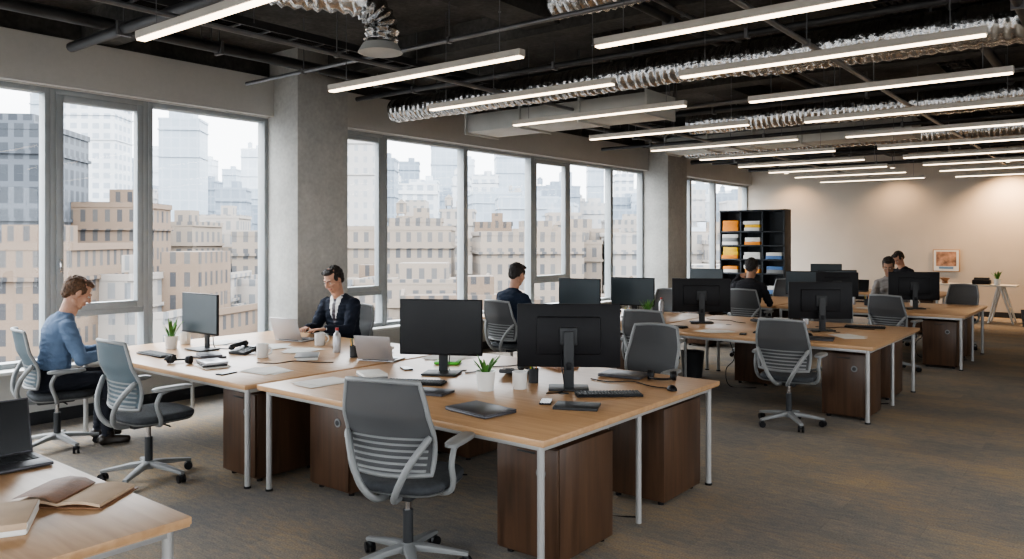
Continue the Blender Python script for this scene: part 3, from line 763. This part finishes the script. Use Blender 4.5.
def person(name,loc,rz,skin,hair,top,bottom,lean=8,hands=None,head_pitch=20,head_yaw=0,suit=False,female=False,scale=1.0,sleeve=1.0,short=False):
    root=bpy.data.objects.new(name,None); COL.objects.link(root); root.location=(loc[0],loc[1],0); root.rotation_euler=(0,0,D(rz)); root.scale=(scale,)*3
    ph=D(lean); hip=Vector((0,0,.565)); up=Vector((0,math.sin(ph),math.cos(ph))); fw=Vector((0,math.cos(ph),-math.sin(ph)))
    wf=.9 if female else 1.0
    def sp(s,y=0,x=0): 
        return hip+up*s+fw*(y)+Vector((x,0,0))
    b=MB()
    thick=1.06 if suit else 1.0
    rings=[]
    for s,w,d,y in ((-.085,.13,.09,.0),(-.06,.165,.12,.0),(0,.18,.13,0),(.09,.168*thick,.124*thick,.005),(.19,.163*thick,.116*thick,.004),(.30,.18*thick,.124*thick,-.004),(.38,.193*thick,.126*thick,-.012),(.455,.194*thick,.112*thick,-.016),(.5,.168*thick,.094,-.014),(.535,.105,.07,-.01),(.56,.066,.058,-.008)):
        u=Vector((w*wf if s>.05 else w,0,0)); v=(fw if s>0 else Vector((0,1,0)))*d
        rings.append((sp(s,y),u,v))
    b.loft(rings[3:],top,28,sq=.85); b.loft(rings[:4],bottom,28,sq=.85)
    if female:
        for sx in (-1,1): b.ell(sp(.34,.08,sx*.07),(.062,.05,.058),top)
    for sx in (-1,1):
        h=Vector((sx*.095,.0,.56)); k=Vector((sx*.13,.43,.55)); a=Vector((sx*.14,.4,.1))
        b.capsule(h,k,.088,.062,bottom,16); b.capsule(k,k+(a-k)*.45,.06,.056,bottom,14); b.capsule(k+(a-k)*.4,a,.056,.042,bottom,14)
        b.capsule(a+Vector((0,-.03,-.055)),a+Vector((sx*.02,.15,-.065)),.042,.034,shoem,14); b.capsule(a+Vector((0,0,.02)),a+Vector((0,.03,-.05)),.04,.042,shoem,14)
    nb=sp(.53,-.005); hc=sp(.735,.045)
    hands=hands or ((-.16,.42,.775),(.16,.42,.775))
    hd=[]
    for sx,Wt in zip((-1,1),hands):
        S=sp(.455,-.0,sx*.18*wf); Wv=Vector(Wt)
        E,Wv=ik(S,Wv,.285,.255,Vector((sx*.55,-.35,-1)))
        q=1.12 if suit else 1.0
        b.capsule(S,E,.064*q*wf,.05*q*wf,top,16)
        if short:
            b.capsule(E,Wv,.04,.026,skin,14)
        else: b.capsule(E,Wv-(Wv-E).normalized()*.02,.049*q*wf,.035*q,top,14)
        hd.append((sx,E,Wv))
    b.capsule(nb-up*.03,hc-up*.05,.057*wf,.053*wf,skin,16)
    matf=None
    if suit:
        def matf(c,k):
            if k!=top: return None
            rel=c-hip; s=rel.dot(up); y=rel.dot(fw)
            if y>.03 and s>.24:
                hw=(s-.24)*.26
                if abs(c.x)<hw:
                    if abs(c.x)<.02: return tie
                    return shirtw
            return None
    remesh(b,'body',.0085,4,matf,root,wrinkle=True)
    cb=MB()
    ck=shirtw if suit else top
    cb.loft([(nb+up*.0+fw*.004,Vector((.068,0,0)),fw*.066),(nb+up*.035+fw*.008,Vector((.063,0,0)),fw*.064),(nb+up*.035+fw*.008,Vector((.058,0,0)),fw*.059),(nb+up*.0+fw*.004,Vector((.06,0,0)),fw*.058)],ck,28,cap=False)
    for sx,E,Wv in hd:
        d=(Wv-E).normalized(); u=d.orthogonal().normalized(); v=d.cross(u)
        if not short: cb.loft([(Wv-d*.035,u*.039,v*.037),(Wv-d*.002,u*.034,v*.032),(Wv-d*.002,u*.028,v*.027),(Wv-d*.03,u*.03,v*.03)],ck,20,cap=False)
    put(cb.mesh('collar_and_cuffs',True,60),'collar_and_cuffs',parent=root)
    for sx,E,Wv in hd:
        hb=MB(); d=(Wv-E).normalized()
        f=Vector((d.x,d.y,d.z*.15)).normalized(); t=Vector((-sx,0,0)); t=(t-f*t.dot(f)).normalized(); nrm=f.cross(t)
        if nrm.z<0: nrm=-nrm
        P=lambda a,l,h=0: Wv+f*a+t*l+nrm*h
        hb.loft([(P(-.03,0),t*.024,nrm*.019),(P(0,0),t*.028,nrm*.018),(P(.04,0),t*.04,nrm*.015),(P(.08,0),t*.041,nrm*.012),(P(.092,0),t*.036,nrm*.009)],skin,16,sq=.85)
        for lat,ln,a0 in ((.03,.07,.085),(.01,.079,.088),(-.011,.073,.086),(-.031,.057,.08)):
            p0=P(a0-.01,lat); p1=P(a0+ln*.45,lat*1.12,-.002); p2=P(a0+ln*.75,lat*1.15,-.012); p3=P(a0+ln,lat*1.12,-.026)
            hb.capsule(p0,p1,.0092,.0085,skin,10); hb.capsule(p1,p2,.0085,.008,skin,10); hb.capsule(p2,p3,.008,.0066,skin,10)
        p0=P(.02,.025,-.003); p1=P(.05,.052,-.008); p2=P(.078,.062,-.016)
        hb.capsule(p0,p1,.014,.0105,skin,10); hb.capsule(p1,p2,.0105,.008,skin,10)
        remesh(hb,'hand',.0035,2,None,root)
    B=(Matrix.Rotation(D(head_yaw),3,'Z')@Matrix.Rotation(-D(head_pitch),3,'X'))
    HS=1.1
    H=lambda x,y,z: hc+B@(Vector((x,y,z))*HS)
    def E3(a,b_,c): return (a*HS,b_*HS,c*HS)
    h=MB()
    h.ell(H(0,-.012,.028),E3(.074,.094,.094),skin,24,14,B)
    h.ell(H(0,.022,-.03),E3(.06,.068,.082),skin,20,12,B)
    h.ell(H(0,.055,-.086),E3(.03,.028,.024),skin,14,8,B)
    h.capsule(H(-.048,.0,-.06),H(-.02,.055,-.088),.02,.02,skin); h.capsule(H(.048,.0,-.06),H(.02,.055,-.088),.02,.02,skin)
    h.capsule(H(0,.084,.018),H(0,.106,-.022),.009,.014,skin); 
    for sx in (-1,1):
        h.ell(H(sx*.01,.098,-.026),E3(.009,.01,.008),skin,10,6,B)
        h.ell(H(sx*.038,.06,-.02),E3(.022,.024,.022),skin,12,8,B)
        h.capsule(H(sx*.012,.083,.028),H(sx*.046,.07,.03),.009,.008,skin)
        h.ell(H(sx*.075,-.005,-.006),E3(.009,.019,.031),skin,12,8,B)
        h.ell(H(sx*.07,.0,-.03),E3(.008,.01,.012),skin,10,6,B)
    h.capsule(H(-.02,.082,-.056),H(.02,.082,-.056),.008,.008,lipm); h.ell(H(0,.086,-.056),E3(.018,.01,.01),lipm,12,6,B)
    h.capsule(H(0,-.02,-.03),nb+up*.02,.054*wf,.054*wf,skin,16)
    remesh(h,'head',.0045,3,None,root)
    fm=MB()
    for sx in (-1,1):
        fm.ell(H(sx*.03,.077,.006),E3(.0125,.01,.0075),eyew,14,8,B); fm.ell(H(sx*.03,.0845,.006),E3(.0055,.004,.006),'black',12,6,B)
        fm.capsule(H(sx*.014,.0925,.028),H(sx*.048,.078,.031),.0045,.0035,hair,8)
        fm.capsule(H(sx*.017,.084,.0125),H(sx*.043,.077,.0125),.003,.003,skin,8)
    put(fm.mesh('face_details',True,60),'face_details',parent=root)
    hb=MB()
    hb.ell(H(0,-.03,.036),E3(.081,.092,.09),hair,24,14,B)
    hb.ell(H(0,.03,.094),E3(.06,.05,.028),hair,18,10,B)
    hb.ell(H(.02,.05,.096),E3(.038,.028,.018),hair,14,8,B)
    hb.ell(H(0,-.066,-.01),E3(.064,.045,.065),hair,18,10,B)
    for sx in (-1,1): hb.ell(H(sx*.066,.014,.03),E3(.014,.026,.034),hair,12,8,B)
    if female:
        hb.ell(H(0,-.13,.03),E3(.04,.04,.04),hair,16,10,B); hb.ell(H(0,-.04,.05),E3(.086,.096,.092),hair,24,14,B)
    o=remesh(hb,'hair',.005,2,None,root)
    for v in o.data.vertices:
        q=v.co; v.co=q+ (q-hc).normalized()*(.009*noise.noise(q*50)+.004*noise.noise(Vector((q.x*160,q.y*60,q.z*60))))
    return root
def cloth(name,c,var=.15):
    return mat(name,c,.9,0,var,7,.5,60,spec=.2)
shirt_blue=cloth('shirt_blue_grey',(.12,.17,.26)); shirtw=mat('shirt_white',(.7,.7,.7),.8,0,.03)
tie=mat('tie_dark',(.03,.02,.03),.5); suitm=cloth('suit_navy',(.016,.02,.032))
navy=cloth('jumper_navy',(.018,.026,.046)); blk=cloth('shirt_black',(.02,.02,.024))
greyt=cloth('top_grey',(.24,.23,.225),.35); trs=cloth('trousers_dark',(.02,.022,.03))
h_br=hairm('hair_brown',(.1,.05,.024)); h_dk=hairm('hair_dark',(.016,.011,.009))
def seated(name,x,y,rz,*a,dark=True,co=.06,**k):
    person(name,(x,y),rz,*a,**k)
    fx,fy=-math.sin(D(rz)),math.cos(D(rz)); chair(x+fx*co,y+fy*co,rz,dark)
seated('seated_man_blue_shirt',-7.1,2.74,-12,skin1,h_br,shirt_blue,trs,dark=False,lean=13,head_pitch=30,hands=((-.14,.44,.775),(.17,.42,.775)),scale=1.02)
seated('seated_man_suit',-6.8,5.66,190,skin1,h_dk,suitm,suitm,lean=13,head_pitch=28,suit=True,hands=((-.1,.45,.785),(.14,.45,.785)),head_yaw=-6,scale=1.04)
seated('seated_man_navy_jumper',-5.98,7.5,-5,skin1,h_dk,navy,trs,lean=9,head_pitch=20,scale=1.03,hands=((-.16,.43,.775),(.16,.43,.775)))
seated('seated_man_black_shirt',-4.52,11.45,0,skin2,h_dk,blk,trs,lean=9,head_pitch=15,scale=1.04,hands=((-.24,.3,1.15),(.16,.43,.775)))
seated('seated_woman',-3.2,14.35,188,skin2,h_dk,greyt,trs,lean=10,head_pitch=24,female=True,scale=1.02,hands=((-.16,.43,.775),(.16,.43,.775)))
seated('seated_person_dark_top',-3.62,17.75,150,skin1,h_dk,blk,trs,lean=14,head_pitch=42,scale=1.08,hands=((-.16,.43,.775),(.16,.43,.775)))

# ------------------------------------------------------------------ city outside
HZ=(.82,.87,.93)   # aerial haze tone mixed into facade base colours, stronger on far ones
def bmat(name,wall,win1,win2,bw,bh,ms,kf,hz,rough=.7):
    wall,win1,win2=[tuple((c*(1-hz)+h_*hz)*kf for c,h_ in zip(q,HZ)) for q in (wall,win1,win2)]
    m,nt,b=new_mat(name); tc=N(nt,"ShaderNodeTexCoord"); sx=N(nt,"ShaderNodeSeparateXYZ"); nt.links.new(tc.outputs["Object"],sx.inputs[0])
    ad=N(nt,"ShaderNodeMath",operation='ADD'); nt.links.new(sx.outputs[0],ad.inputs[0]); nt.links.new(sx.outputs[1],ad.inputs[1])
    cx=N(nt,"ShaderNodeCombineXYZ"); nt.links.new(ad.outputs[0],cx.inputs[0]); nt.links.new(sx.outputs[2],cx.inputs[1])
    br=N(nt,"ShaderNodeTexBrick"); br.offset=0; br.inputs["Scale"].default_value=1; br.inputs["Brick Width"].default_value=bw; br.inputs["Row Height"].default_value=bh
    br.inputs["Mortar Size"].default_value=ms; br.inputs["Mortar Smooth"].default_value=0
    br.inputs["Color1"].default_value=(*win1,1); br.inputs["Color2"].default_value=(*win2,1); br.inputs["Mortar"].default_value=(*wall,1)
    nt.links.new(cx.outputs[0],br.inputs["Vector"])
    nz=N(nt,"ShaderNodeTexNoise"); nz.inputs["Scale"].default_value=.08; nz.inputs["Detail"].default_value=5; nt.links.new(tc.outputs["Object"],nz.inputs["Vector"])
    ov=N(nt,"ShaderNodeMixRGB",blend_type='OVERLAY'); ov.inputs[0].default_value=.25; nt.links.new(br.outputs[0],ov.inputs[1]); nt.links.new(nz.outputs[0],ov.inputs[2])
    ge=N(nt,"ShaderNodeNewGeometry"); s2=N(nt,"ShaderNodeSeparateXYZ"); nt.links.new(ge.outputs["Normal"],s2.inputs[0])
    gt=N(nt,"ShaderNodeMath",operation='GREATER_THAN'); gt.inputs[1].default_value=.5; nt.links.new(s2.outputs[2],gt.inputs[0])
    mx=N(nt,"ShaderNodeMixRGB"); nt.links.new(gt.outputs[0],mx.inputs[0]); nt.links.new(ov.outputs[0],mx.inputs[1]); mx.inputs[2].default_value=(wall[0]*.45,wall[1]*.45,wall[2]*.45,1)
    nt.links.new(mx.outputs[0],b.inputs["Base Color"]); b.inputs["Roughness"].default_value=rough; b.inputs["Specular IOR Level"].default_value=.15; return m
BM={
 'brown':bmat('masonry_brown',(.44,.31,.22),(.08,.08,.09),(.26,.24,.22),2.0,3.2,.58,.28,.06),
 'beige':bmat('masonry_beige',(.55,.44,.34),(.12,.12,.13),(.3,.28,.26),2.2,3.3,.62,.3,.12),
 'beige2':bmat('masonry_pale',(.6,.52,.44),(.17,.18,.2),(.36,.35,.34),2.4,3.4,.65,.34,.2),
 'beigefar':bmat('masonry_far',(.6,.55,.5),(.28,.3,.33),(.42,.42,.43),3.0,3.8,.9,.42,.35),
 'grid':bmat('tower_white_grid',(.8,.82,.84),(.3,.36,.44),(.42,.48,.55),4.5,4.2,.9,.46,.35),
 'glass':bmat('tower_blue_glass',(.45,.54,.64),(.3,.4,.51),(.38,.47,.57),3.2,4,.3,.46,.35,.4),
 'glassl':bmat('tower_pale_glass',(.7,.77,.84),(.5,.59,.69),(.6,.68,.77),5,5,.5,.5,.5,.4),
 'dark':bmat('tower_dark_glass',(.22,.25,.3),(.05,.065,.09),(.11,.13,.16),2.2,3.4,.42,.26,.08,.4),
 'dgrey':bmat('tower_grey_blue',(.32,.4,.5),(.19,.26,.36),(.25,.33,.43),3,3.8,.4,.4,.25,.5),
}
YAW=38.3; dv=Vector((-math.sin(D(YAW)),math.cos(D(YAW)))); rv=Vector((math.cos(D(YAW)),math.sin(D(YAW))))
GZ=-95
def bld(x1,x2,yt,z,k,rot=0,step=False):
    a=((x1+x2)/2-512)/783; w=(x2-x1)/783*z; h=1.75+(240-yt)/783*z-GZ; dp=min(max(w*.9,12),40)
    c=dv*(z+dp/2)+rv*a*z
    if c.x+max(w,dp)*.75>-14: return
    b=MB(); b.box((0,0,h/2),(w,dp,h),'x'); 
    if w>8:
        b.box((w*.1,0,h+1.6),(w*.3,dp*.3,3.2),'x'); b.box((0,-dp/2+.2,h+.4),(w+.4,.5,.9),'x'); b.box((w/2,0,h+.4),(.5,dp,.9),'x'); b.box((-w/2,0,h+.4),(.5,dp,.9),'x')
        for zz in (h-3.6,h-14): b.box((0,0,zz),(w+.7,dp+.7,.5),'x')
        if random.random()<.3:
            tx,ty=-w*.28,-dp*.1
            for q in (-1,1):
                for p in (-1,1): b.cyl((tx+q*.8,ty+p*.8,h),(tx+q*.8,ty+p*.8,h+2),.12,'x',6)
            b.cyl((tx,ty,h+2),(tx,ty,h+4.2),1.2,'x',14); b.cone((tx,ty,h+4.2),(tx,ty,h+5.2),1.3,.1,'x',14)
        if step: b.box((0,0,h+5),(w*.6,dp*.6,10),'x'); b.cyl((0,0,h+10),(0,0,h+26),.5,'x',8)
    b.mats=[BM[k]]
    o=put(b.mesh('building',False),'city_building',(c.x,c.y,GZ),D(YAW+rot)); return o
random.seed(2)
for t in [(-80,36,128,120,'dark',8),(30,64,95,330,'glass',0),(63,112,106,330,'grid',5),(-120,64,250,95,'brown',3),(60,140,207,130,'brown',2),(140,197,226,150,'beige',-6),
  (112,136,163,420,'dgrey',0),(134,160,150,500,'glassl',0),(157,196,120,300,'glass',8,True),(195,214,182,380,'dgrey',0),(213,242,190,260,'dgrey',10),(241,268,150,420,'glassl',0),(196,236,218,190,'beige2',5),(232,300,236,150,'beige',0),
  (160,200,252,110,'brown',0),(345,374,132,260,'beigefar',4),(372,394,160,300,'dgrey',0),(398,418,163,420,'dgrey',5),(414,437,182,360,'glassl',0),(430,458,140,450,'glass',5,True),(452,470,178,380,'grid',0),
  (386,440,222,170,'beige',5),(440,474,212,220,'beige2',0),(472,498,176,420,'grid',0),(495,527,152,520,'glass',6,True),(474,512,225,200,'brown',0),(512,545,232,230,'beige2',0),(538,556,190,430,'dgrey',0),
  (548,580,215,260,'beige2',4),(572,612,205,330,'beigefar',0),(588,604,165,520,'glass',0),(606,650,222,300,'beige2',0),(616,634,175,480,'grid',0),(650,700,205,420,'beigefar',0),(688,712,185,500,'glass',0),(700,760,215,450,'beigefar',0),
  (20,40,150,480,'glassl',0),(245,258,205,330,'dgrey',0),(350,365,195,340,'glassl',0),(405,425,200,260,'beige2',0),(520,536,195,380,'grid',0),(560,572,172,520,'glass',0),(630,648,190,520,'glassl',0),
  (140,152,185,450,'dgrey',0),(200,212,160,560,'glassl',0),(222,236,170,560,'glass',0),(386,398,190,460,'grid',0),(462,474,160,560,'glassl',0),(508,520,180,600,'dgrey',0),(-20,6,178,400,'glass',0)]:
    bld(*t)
random.seed(21)
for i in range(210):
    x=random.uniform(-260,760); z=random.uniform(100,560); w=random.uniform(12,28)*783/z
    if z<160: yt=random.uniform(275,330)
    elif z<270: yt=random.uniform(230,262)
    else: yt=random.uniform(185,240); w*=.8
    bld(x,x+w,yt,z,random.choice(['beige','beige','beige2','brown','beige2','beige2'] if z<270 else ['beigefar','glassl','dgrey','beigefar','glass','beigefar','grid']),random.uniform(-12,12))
b=MB(); b.box((0,0,0),(3000,3000,1),mat('city_ground',(.08,.08,.08),.9)); put(b.mesh('city_ground',False),'city_ground',(0,0,GZ-.5))

# ------------------------------------------------------------------ world : CIE-like overcast, brighter towards the zenith
w=bpy.data.worlds.new('World'); scene.world=w; w.use_nodes=True; nt=w.node_tree; bg=nt.nodes['Background']
tc=N(nt,"ShaderNodeTexCoord"); sx=N(nt,"ShaderNodeSeparateXYZ"); nt.links.new(tc.outputs["Generated"],sx.inputs[0])
nz=N(nt,"ShaderNodeTexNoise"); nz.inputs["Scale"].default_value=2.5; nz.inputs["Detail"].default_value=5; nt.links.new(tc.outputs["Generated"],nz.inputs["Vector"])
mx=N(nt,"ShaderNodeMixRGB"); nt.links.new(nz.outputs[0],mx.inputs[0]); mx.inputs[1].default_value=(.85,.91,.97,1); mx.inputs[2].default_value=(.97,.96,.95,1)
nt.links.new(mx.outputs[0],bg.inputs[0])
mr=N(nt,"ShaderNodeMapRange"); mr.inputs[1].default_value=.14; mr.inputs[2].default_value=.75; mr.inputs[3].default_value=3.3; mr.inputs[4].default_value=11.0
nt.links.new(sx.outputs[2],mr.inputs[0]); nt.links.new(mr.outputs[0],bg.inputs[1])

scene.view_settings.view_transform='AgX'; scene.view_settings.look='AgX - Medium High Contrast'; scene.view_settings.exposure=.85

cam=bpy.data.cameras.new('camera'); co=bpy.data.objects.new('camera',cam); COL.objects.link(co)
co.location=(0,0,1.75); co.rotation_euler=(D(90),0,D(YAW)); cam.sensor_width=36; cam.lens=783*36/1024; cam.shift_y=-39.5/1024
cam.clip_end=3000; cam.clip_start=.05
scene.camera=co
